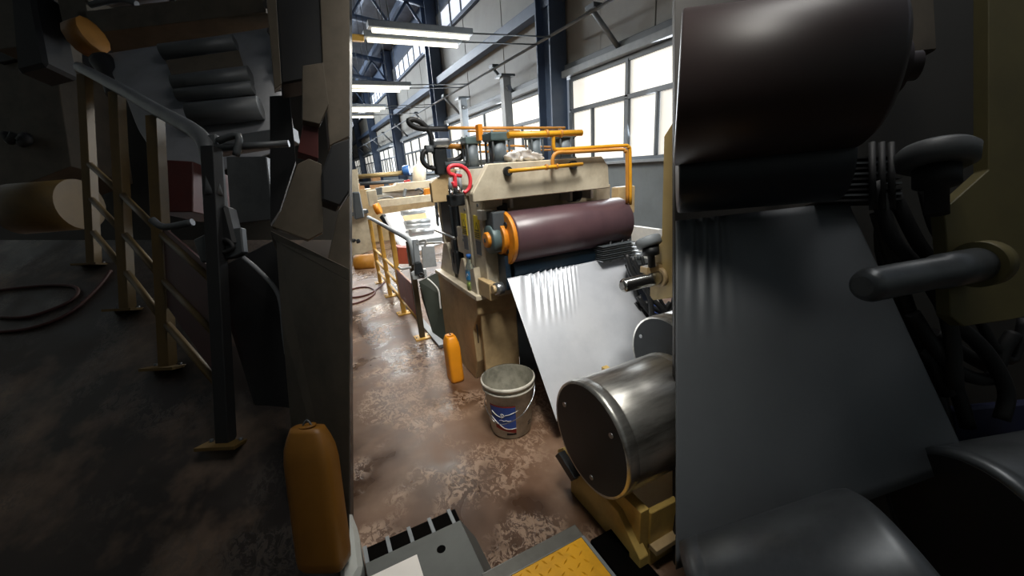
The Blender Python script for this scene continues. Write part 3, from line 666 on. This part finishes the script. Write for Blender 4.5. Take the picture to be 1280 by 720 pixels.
# mill section shared by both lines: mp maps a sketch pixel and depth to a place; up/back are its own axes; s its size
def mill(mp, up, back, s, K, labs):
    up = V3(up); back = V3(back); X_ = back.cross(up).normalized()
    def plate(name, mat, par, pts, d, th=.15, bev=.004):
        ds = d if isinstance(d, (list, tuple)) else [d]*len(pts)
        return B().prism([mp(x, y, q) for (x, y), q in zip(pts, ds)], back*th*s, bev*s).build(name, mat, par)
    def rod(name, mat, par, pts, d, r, n=12):
        ds = d if isinstance(d, (list, tuple)) else [d]*len(pts)
        return B().tube([mp(x, y, q) for (x, y), q in zip(pts, ds)], r*s, n).build(name, mat, par)
    # valve on the first post
    t = thing('post_valve', mp(525, 345, 3.95), labs['valve'], 'valve')
    plate('bracket', K['grey'], t, [(516, 300), (523, 299), (526, 328), (519, 329)], 3.95, .03)
    plate('valve_body', K['dark'], t, [(519, 329), (527, 327), (531, 343), (519, 344)], 3.9, .06, .01)
    plate('clamp', K['steel'], t, [(514, 341), (520, 338), (533, 336), (534, 346), (530, 348), (517, 350)], 3.93, .03)
    rod('rod', K['steel'], t, [(520, 305), (552, 303)], [3.95, 4.1], .012)
    rod('rod', K['steel'], t, [(498, 333), (503, 336), (514, 334)], 3.95, .012)
    rod('fitting', K['steel'], t, [(524, 302), (532, 300), (531, 308)], 3.95, .012)
    rod('eye', K['dark'], t, [(523, 343), (527, 341), (530, 344), (526, 346), (523, 343)], 3.9, .008)
    rod('cable', K['white'], t, [(534, 348), (541, 354), (548, 363), (550, 378), (551, 386)], 3.9, .008, 6)
    # far mill
    t = thing('levelling_mill', mp(505, 330, 8), labs['mill'], 'machine')
    plate('column', K['cream'], t, [(436, 213), (447, 211), (451, 264), (436, 266)], 7.6, .3)
    plate('column', K['cream'], t, [(459, 239), (470, 237), (473, 256), (463, 258)], 7.6, .2)
    plate('beam', K['cream'], t, [(477, 234), (494, 232), (496, 229), (545, 225), (547, 233), (478, 241)], 8.0, .3)
    plate('beam', K['cream'], t, [(468, 251), (541, 243), (543, 251), (471, 260)], 7.6, .2)
    plate('side_plate', K['cream'], t, [(533, 226), (560, 218), (566, 240), (562, 252), (545, 250)], 8.2, .2) if K['lit'] else None
    plate('motor', K['greyd'], t, [(441, 240), (450, 240), (452, 252), (456, 272), (444, 275)], 7.4, .2, .02)
    plate('motor', K['greyd'], t, [(470, 235), (478, 234), (478, 243), (471, 244)], 7.8, .1, .01)
    plate('guard', K['orange'], t, [(531, 236), (541, 234), (543, 242), (531, 244)], 7.7, .1, .01)
    plate('base', K['cream'], t, [(436, 268), (459, 265), (466, 312), (440, 322), (436, 322)], [9, 9, 9.2, 9.2, 9.2], .5)
    plate('base_top', K['greyd'], t, [(436, 266), (460, 262), (461, 266), (437, 271)], 8.9, .4)
    rod('roll', K['white'], t, [(465, 246), (528, 239)], [8.0, 8.3], .07)
    rod('roll', K['tan'], t, [(447, 221), (505, 216)], [8.6, 9.0], .05)
    rod('roll', K['greyd'], t, [(450, 230), (505, 226)], [8.6, 9.0], .04)
    rod('handle', K['grey'], t, [(505, 246), (506, 240), (507, 236)], 7.9, .03)
    rod('handle', K['grey'], t, [(471, 249), (485, 246), (492, 248)], 7.7, .018)
    rod('coupling', K['greyd'], t, [(519, 238), (524, 236), (529, 240), (524, 243)], 7.8, .02)
    rod('coupling', K['orange'], t, [(469, 262), (475, 260)], 7.3, .1)
    rod('coupling', K['dark'], t, [(478, 270), (482, 276), (485, 284)], 7.2, .06)
    rod('scar', K['dark'], t, [(440, 299), (442, 302), (444, 299)], 8.95, .03, 6)
    rod('scar', K['dark'], t, [(446, 302), (448, 300), (449, 302), (446, 303)], 8.95, .03, 6)
    plate('end_plate', K['dark'], t, [(543, 236), (546, 236), (549, 282), (547, 283)], 7.0, .08)
    for i in range(3): B().cyl(mp(544+i*1.6, 248+i*11, 6.95), mp(544+i*1.6, 248+i*11, 7.0), .03*s, n=8).build('bolt', K['dark'], t)
    # strip over its rolls
    A, D_, E_, G = mp(477, 268, 7.4), mp(546, 257, 7.9), mp(504, 320, 6.0), mp(555, 303, 6.5)
    def sf(u, v):
        p = (A*(1-u)+D_*u)*(1-v)+(E_*(1-u)+G*u)*v
        return p+up*(.10*s*math.sin(min(v*3.0, 1)*1.57)*(1-v)+.015*s*math.sin(v*18)*(v < .8))
    tag(B().grid(sf, 12, 40, -up*.012*s).build('metal_strip', K['strip']), labs['strip'], 'metal strip')
    t2 = thing('table_rolls', mp(520, 285, 7), labs['rolls'], 'roller')
    for a, b_, r in [((502, 269, 7.1), (531, 265, 7.35), .045), ((507, 282, 6.7), (537, 278, 6.95), .05), ((508, 286, 6.6), (538, 283, 6.85), .035), ((513, 294, 6.3), (541, 291, 6.55), .06)]:
        B().cyl(mp(*a)+up*.03*s, mp(*b_)+up*.03*s, r*s, n=20).build('roll', K['steel'], t2)
    plate('reflecting_plate', K['tan'], t2, [(503, 270), (532, 266), (535, 276), (507, 280)], [6.95, 7.2, 7.0, 6.75], .01)
    plate('bearing_bar', K['grey'], t2, [(520, 301), (553, 296), (554, 302), (521, 307)], 5.6, .06)
    plate('hopper_panel', K['grey'], t2, [(527, 308), (543, 308), (546, 333), (529, 335)], 5.4, .04)
    plate('box', K['red'], t2, [(497, 309), (514, 310), (514, 330), (498, 330)], 5.9, .3)
    # side board near the cabinet
    tag(plate('side_board', K['board'], None, [(524, 352), (548, 340), (556, 372), (561, 430), (541, 416), (528, 374)], [4.3, 4.3, 4.2, 4.1, 4.2, 4.3], .02), labs['board'], 'panel')
    # drum lying on the floor
    t = thing('yellow_pipe_drum', mp(455, 340, 8), labs['drum'], 'drum')
    a, b_ = mp(445, 329, 8.0), mp(470, 327, 8.0)
    B().lathe(a, b_, [(0, .08*s), (.0, .155*s), (.01*s, .165*s), ((b_-a).length, .165*s)], 28).build('drum_shell', K['odrum'], t)
    B().cyl(a-(b_-a).normalized()*.01, a+(b_-a).normalized()*.01, .1*s, n=20).build('end_disc', K['grey'], t)
    if K['lit']:
        t = thing('storage_tank', mp(523, 228, 8.5), 'cream upright cylindrical tank with conical top on the far machine', 'tank')
        B().lathe(mp(524, 229, 8.5), mp(524, 203, 8.5), [(0, .13), (.02, .14), (.30, .14), (.36, .11), (.40, .05), (.46, .04)], 24).build('tank_body', cream, t)
        t = thing('blue_motor', mp(508, 220, 9), 'small blue motor left of the cream tank', 'motor')
        B().cyl(mp(504, 214, 9), mp(512, 213, 9), .12, n=16, bev=.02).build('motor_body', M('motor_blue', '2f5f9c', .4, 0, .3), t)
        plate('terminal_box', MATS['motor_blue'], t, [(505, 207), (511, 206), (511, 210), (505, 211)], 9, .1)
        t = thing('red_control_box', mp(510, 225, 8.4), 'small red box with black knob below the blue motor', 'box')
        plate('box_body', M('red_box_paint', 'a82a30', .5), t, [(505, 226), (512, 224), (513, 228), (506, 229)], 8.3, .06)
        for i, (x, z, w_, lab) in enumerate([(.9, 1.42, .3, 'wooden crate at the left end of the distant bench'), (1.35, 1.42, .22, 'short wooden crate second from left on the distant bench'), (1.8, 1.42, .34, 'wide wooden crate at the middle of the distant bench'),
                (2.25, 1.42, .2, 'small wooden crate right of the middle on the distant bench'), (2.6, 1.42, .26, 'wooden crate at the right end of the distant bench'), (1.0, 1.57, .26, 'wooden crate stacked on the leftmost crate of the distant bench'), (1.8, 1.57, .22, 'wooden crate stacked on the wide middle crate of the distant bench')]):
            tag(B().box((x-w_/2, x+w_/2), (11.7, 11.95), (z, z+.15), .008).build('wooden_crate', wood), lab, 'crate', 'wooden crates in the distance')
        tag(B().box((.2, 3.6), (11.5, 12.2), (0, 1.42)).build('storage_rack', creamd), 'cream storage bench far back carrying wooden crates', 'bench')
K_lit = dict(grey=grey, dark=dark, steel=rollm, white=white, cream=cream, greyd=greyd, orange=orange, tan=M('tan_roll', 'a08c60', .4, .2, .3), strip=M('bright_strip', 'dfe2e6', .42, .3, .15, 3, 'b0b5ba'), red=redp, board=M('dark_green_board', '343a33', .55, 0, .3, 5, '20221e'), odrum=M('ochre_paint', 'b87e28', .5, 0, .4, 5, '5c3a12'), lit=True)
mill(lambda x, y, d: P(x, y, d), (0, 0, 1), (0, 1, 0), 1.0, K_lit,
     dict(valve='grey and black valve clamped to the first post of the lit railing', mill='cream levelling machine in the distance behind the lit railing',
          strip='bright white-silver strip sloping down from the distant cream machine', rolls='polished table rolls and grey hopper under the distant strip',
          board='dark green board standing between the lit railing and cream cabinet', drum='ochre pipe drum lying on the lit floor by the far end of railing'))
tag(B().box((.93, 1.0), (3.75, 6.8), (0, .035), .004).build('floor_sill', grey), 'grey steel sill strip on the floor between railing and cabinet', 'sill')
hp = [(430, 381), (445, 379), (462, 372), (469, 364), (460, 359), (445, 360), (430, 366)]
tag(B().tube([fl(x, y, .012) for x, y in hp]+[], .012).tube([fl(x, y, .012) for x, y in [(430, 372), (448, 371), (464, 366), (476, 357), (482, 350)]], .012).build('floor_hose', M('maroon_hose', '5c2a26', .5)), 'thin maroon hose coiled on the lit floor left of the railing', 'hose')
# ------------------------------------------------------------------ floor covers at the camera's feet
t = thing('slotted_cover', (.15, 1.35, 0), 'dark grey steel cover with four square black slots at the bottom of the view', 'cover')
cv = M('cover_grey', '5a5d5b', .5, .3, .3, 5, '3a3c3a')
x0, x1 = -.075, .375
ws = (x1-x0)
B().box((x0, x1), (.7, 1.545), (.0, .1), .002).build('cover_plate', cv, t)
for k in range(5):
    xx = x0+.0+k*.1025
    B().box((xx, xx+.018), (1.545, 1.64), (0, .1), .002).build('tooth', grey, t)
B().box((x0+.018, x1), (1.546, 1.63), (.0, .094)).build('slot_dark', pitm, t)  # near-flush black slab stands in for the dark depth of the slots
B().cyl((.245, 1.44, .095), (.245, 1.44, .1015), .02, n=24).build('hole', pitm, t)
B().prism([(.375, .7, .1), (.375, 1.545, .1), (.375, 1.62, .02), (.43, 1.5, .0), (.44, .7, .0)], (0, 0, -.003)).build('skirt', cv, t)
tag(B().box((-.075, .14), (.9, 1.47), (.1005, .102)).build('paper_sheet', paper), 'blank white sheet of paper lying on the slotted grey cover', 'paper')
tag(B().prism([(-.15, 1.84, 0), (-.10, 1.86, 0), (-.08, 1.72, .0), (-.085, 1.5, .0), (-.19, 1.36, 0)], (0, 0, .14), .02).build('steel_block', M('pale_steel', 'b2b6b2', .45, .3, .3, 5, '7a7c78')), 'pale grey steel block at the lower left edge of the lit floor', 'block')
t = thing('checker_plate', (.6, 1.0, 0), 'yellow diamond-tread plate with grey steel nosing at the bottom of the view', 'step')
yy = M('yellow_tread_paint', 'e6a91c', .4, 0, .35, 9, '8a5f12')
B().box((.40, .83), (.5, 1.17), (.0, .1), .002).build('tread_plate', yy, t)
q = B()
for i in range(11):
    for j in range(16):
        x = .42+i*.04; y = .52+j*.042
        if x > .82 or y > 1.15: continue
        a = .5 if (i+j) % 2 else -1.07+.0
        dx, dy = math.cos(a)*.017, math.sin(a)*.017; nx, ny = -math.sin(a)*.0045, math.cos(a)*.0045
        q.add([(x-dx, y-dy, .1), (x+nx, y+ny, .1), (x+dx, y+dy, .1), (x-nx, y-ny, .1), (x, y, .1065)], [[0, 4, 1], [1, 4, 2], [2, 4, 3], [3, 4, 0]])
o = q.build('tread_pattern', yy, t); o['kind'] = 'stuff'
B().box((.36, .845), (1.17, 1.24), (.0, .102), .004).build('nosing', M('nosing_grey', '6d6d68', .45, .5, .4, 6, '3c3a36'), t)
B().box((.83, .845), (.5, 1.17), (.0, .104), .002).build('edge_strip', grey, t)
tag(B().box((.87, 1.02), (.5, 1.16), (.0, .07), .01).build('pit_dark', pitm), 'black block in place of the dark pit between tread plate and drum stand', 'duct')  # black block stands in for the dark pit beside the drum stand

# ================================================================== LEFT DIM BAY
A_ = Vector((ray(-190, -65).x, ray(-190, -65).y, ray(-190, -65).z)).cross(ray(4010, -359)).normalized()
if A_.z < 0: A_ = -A_
UPL = A_
p0 = fl(438, 720)
def rp(x, y): r = ray(x, y); return CAM+r*((p0-CAM).dot(UPL)/r.dot(UPL))
ex = UPL.cross(Vector((0, 0, 1))).normalized()
if ex.x > 0: ex = -ex
ln = p0+ex*4.5
BACKL = (rp(160, 388)-rp(283, 555)).normalized()
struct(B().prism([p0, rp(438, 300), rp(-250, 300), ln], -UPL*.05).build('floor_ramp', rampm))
for (x, y) in [(60, 420), (230, 330), (120, 600)]:
    q = rp(x, y); struct(B().box((q.x-.05, q.x+.05), (q.y-.05, q.y+.05), (0, q.z-.06)).build('trim_9', greyd))
Z3 = 3.168
def zx(x): return 640+(x-640)*Z3
def zy(y): return 360+(y-360)*Z3
def zl(x, y, d): return P(zx(x), zy(y), d*.535+.25)
UPP = (P(264, 185, 2.3)-P(283, 555, 2.3)).normalized()
RT = FWD.cross(UPP).normalized()
t = thing('ramp_railing', rp(210, 460), 'tall darkened yellow safety railing on the dim ramp at the left', 'railing')
feet = [rp(283, 555), rp(210, 460), rp(160, 388), rp(118, 332)]
hN = 1.76
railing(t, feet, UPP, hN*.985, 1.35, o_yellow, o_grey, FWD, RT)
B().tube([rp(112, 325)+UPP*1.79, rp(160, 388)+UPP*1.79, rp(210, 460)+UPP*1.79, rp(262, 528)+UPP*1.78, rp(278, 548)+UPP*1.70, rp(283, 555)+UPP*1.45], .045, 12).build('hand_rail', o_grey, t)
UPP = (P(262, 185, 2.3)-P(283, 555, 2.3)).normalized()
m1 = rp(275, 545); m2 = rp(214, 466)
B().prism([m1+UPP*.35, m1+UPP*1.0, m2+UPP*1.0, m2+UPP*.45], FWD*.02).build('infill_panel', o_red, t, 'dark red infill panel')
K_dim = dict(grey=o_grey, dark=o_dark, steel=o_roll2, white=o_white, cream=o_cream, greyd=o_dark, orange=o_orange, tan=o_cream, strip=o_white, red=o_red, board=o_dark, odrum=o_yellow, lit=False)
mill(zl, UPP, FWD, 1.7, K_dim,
     dict(valve='large dim valve clamped on the front post of the left ramp railing', mill='darkened cream machine filling the dim upper left corner',
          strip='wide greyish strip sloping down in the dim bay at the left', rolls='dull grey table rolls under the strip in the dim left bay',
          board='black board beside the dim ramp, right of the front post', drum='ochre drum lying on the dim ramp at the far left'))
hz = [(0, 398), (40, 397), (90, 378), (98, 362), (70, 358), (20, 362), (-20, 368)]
tag(B().tube([rp(x, y)+UPL*.015 for x, y in hz], .014).tube([rp(x, y)+UPL*.015 for x, y in [(-20, 418), (40, 412), (90, 392), (125, 360), (140, 340)]], .014).build('floor_hose', M('dim_maroon_hose', '34120f', .6)), 'long maroon hose looped on the dim ramp at far left', 'hose')  # maroon darkened to carry the bay's dimness
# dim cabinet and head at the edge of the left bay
t = thing('ramp_cabinet', P(400, 640, 1.9), 'darkened cream cabinet with black carriage at right edge of the dim left bay', 'machine')
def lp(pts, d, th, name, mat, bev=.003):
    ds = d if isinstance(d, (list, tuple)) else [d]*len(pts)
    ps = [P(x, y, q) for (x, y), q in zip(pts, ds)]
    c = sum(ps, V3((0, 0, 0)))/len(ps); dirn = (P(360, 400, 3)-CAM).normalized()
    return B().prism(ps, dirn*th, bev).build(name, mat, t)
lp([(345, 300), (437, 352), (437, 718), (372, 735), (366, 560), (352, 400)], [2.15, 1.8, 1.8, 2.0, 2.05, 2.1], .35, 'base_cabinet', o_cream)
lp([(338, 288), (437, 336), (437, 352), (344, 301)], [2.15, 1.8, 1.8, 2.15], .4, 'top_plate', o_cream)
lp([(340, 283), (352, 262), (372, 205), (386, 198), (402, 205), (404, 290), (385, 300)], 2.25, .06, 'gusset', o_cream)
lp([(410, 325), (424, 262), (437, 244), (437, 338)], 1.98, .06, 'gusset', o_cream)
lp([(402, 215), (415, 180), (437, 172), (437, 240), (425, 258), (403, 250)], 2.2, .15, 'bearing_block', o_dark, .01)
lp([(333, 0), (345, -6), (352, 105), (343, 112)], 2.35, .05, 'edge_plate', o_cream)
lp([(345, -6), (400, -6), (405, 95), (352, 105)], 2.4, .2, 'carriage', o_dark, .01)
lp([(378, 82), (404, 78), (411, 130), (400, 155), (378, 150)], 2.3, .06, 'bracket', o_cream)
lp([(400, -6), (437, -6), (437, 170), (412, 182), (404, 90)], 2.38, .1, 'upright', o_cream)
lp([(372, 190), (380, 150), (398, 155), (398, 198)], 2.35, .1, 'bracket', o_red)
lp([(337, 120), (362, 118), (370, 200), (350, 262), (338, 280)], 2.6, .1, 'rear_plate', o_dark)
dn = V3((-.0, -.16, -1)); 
canister(P(407, 706, 1.72), P(386, 545, 1.72)-P(407, 706, 1.72), .205, .13, .60, P(430, 640, 1.72)-P(380, 640, 1.72), o_orange, 'dull orange canister in front of the darkened cabinet in the dim left bay', 'orange_canister')
# added dark backdrop blocking the bright hall behind the left bay
tag(B().prism([P(-40, -30, 6.3), P(437, -30, 6.3), P(437, 330, 6.3), P(-40, 330, 6.3)], FWD*.1).build('bay_backdrop', o_guard), 'large brownish grey backdrop sheet added behind the dim left bay', 'screen')

# ================================================================== RIGHT DIM BAY
def R_(pts, d, th, name, mat, par=None, bev=.003, dirn=None):
    ds = d if isinstance(d, (list, tuple)) else [d]*len(pts)
    ps = [P(x, y, q) for (x, y), q in zip(pts, ds)]
    return B().prism(ps, (dirn or FWD)*th, bev).build(name, mat, par)
tag(R_([(843.5, -30), (1330, -30), (1330, 760), (843.5, 760)], [1.78, 1.9, 1.9, 1.78], .03, 'dark_backdrop', o_guard), 'tall dark backdrop sheet added behind the roller in the dim right bay', 'guard')  # added dark sheet, shields the bay and hides the bright wall
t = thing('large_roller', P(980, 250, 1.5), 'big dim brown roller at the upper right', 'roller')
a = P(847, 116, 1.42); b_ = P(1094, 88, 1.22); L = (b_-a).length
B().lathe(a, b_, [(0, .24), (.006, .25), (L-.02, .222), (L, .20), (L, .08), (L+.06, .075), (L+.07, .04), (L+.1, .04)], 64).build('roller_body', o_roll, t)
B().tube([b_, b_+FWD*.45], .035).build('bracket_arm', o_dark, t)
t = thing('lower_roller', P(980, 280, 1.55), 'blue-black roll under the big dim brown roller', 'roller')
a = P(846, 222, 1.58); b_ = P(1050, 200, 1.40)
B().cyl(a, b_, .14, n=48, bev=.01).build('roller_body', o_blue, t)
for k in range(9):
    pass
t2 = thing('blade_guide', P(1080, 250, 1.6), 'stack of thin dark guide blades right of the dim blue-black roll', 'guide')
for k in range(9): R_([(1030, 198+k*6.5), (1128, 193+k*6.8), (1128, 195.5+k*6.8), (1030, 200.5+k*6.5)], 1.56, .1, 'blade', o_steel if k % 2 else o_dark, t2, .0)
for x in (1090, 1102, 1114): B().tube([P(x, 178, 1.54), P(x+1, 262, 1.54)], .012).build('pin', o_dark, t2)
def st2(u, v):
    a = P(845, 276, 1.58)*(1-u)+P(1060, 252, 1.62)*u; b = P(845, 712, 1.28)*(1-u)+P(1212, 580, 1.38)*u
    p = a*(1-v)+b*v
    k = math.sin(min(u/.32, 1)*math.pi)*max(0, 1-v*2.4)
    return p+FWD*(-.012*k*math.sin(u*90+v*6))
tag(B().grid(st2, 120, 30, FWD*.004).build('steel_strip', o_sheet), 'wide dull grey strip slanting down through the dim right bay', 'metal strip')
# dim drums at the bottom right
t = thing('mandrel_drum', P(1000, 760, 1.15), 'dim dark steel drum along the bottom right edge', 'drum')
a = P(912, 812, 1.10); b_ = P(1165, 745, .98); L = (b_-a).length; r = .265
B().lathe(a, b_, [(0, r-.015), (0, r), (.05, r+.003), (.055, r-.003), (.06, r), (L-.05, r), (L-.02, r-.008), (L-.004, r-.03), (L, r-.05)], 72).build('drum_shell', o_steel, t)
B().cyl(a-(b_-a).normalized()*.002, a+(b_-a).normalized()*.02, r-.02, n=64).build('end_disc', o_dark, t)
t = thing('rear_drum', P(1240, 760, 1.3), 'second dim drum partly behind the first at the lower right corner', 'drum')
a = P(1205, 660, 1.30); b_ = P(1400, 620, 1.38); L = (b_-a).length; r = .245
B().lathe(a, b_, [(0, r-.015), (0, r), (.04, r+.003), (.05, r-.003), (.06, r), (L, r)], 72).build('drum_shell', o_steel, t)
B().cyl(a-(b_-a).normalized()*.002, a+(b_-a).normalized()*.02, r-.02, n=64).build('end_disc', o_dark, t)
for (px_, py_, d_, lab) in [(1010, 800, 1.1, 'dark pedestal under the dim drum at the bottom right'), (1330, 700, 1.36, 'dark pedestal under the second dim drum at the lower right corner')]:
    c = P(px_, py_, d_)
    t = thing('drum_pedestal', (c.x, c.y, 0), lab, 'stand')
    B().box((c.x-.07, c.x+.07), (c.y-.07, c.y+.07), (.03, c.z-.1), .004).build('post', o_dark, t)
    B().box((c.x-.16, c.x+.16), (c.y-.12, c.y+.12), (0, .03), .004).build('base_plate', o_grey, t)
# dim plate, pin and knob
dcream = M('dimmed_olive', '5d5530', .6, 0, .4, 4, '38331f')  # olive paint darkened, the right bay's shade put into the colour
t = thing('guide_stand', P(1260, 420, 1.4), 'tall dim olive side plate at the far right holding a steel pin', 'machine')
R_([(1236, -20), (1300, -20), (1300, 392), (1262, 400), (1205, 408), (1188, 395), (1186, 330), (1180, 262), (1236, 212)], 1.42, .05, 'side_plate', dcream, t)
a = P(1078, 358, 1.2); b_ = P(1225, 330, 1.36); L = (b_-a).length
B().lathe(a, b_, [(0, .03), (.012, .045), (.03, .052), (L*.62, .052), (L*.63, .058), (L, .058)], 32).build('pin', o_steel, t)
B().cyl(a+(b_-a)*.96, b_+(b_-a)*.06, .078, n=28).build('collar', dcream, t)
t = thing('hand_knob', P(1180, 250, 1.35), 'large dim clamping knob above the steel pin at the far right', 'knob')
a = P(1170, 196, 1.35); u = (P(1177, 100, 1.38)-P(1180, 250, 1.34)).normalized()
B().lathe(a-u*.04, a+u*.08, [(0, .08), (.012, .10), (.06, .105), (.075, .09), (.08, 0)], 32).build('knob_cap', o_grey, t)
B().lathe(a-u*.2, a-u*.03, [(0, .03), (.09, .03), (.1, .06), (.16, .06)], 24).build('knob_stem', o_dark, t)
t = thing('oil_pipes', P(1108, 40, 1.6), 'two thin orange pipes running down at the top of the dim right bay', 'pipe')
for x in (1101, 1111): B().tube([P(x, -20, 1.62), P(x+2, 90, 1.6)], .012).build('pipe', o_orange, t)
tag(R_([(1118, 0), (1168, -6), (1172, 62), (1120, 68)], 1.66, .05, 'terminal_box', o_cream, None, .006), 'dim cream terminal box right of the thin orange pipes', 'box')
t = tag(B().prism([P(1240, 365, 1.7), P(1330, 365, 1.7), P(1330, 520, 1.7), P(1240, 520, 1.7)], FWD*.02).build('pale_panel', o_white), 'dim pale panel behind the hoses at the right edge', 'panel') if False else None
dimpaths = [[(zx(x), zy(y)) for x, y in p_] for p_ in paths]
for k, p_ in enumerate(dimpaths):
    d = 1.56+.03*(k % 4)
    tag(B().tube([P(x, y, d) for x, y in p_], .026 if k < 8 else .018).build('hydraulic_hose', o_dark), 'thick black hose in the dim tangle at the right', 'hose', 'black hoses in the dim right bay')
tag(R_([(1190, 512), (1320, 500), (1320, 560), (1195, 566)], 1.66, .05, 'blue_container', M('dim_blue', '101a40', .6), None, .01), 'dark blue container behind the dim drums at the right', 'container')  # blue darkened in place of the bay's shade
for o in bpy.data.objects:
    if '_o' in o: del o['_o']
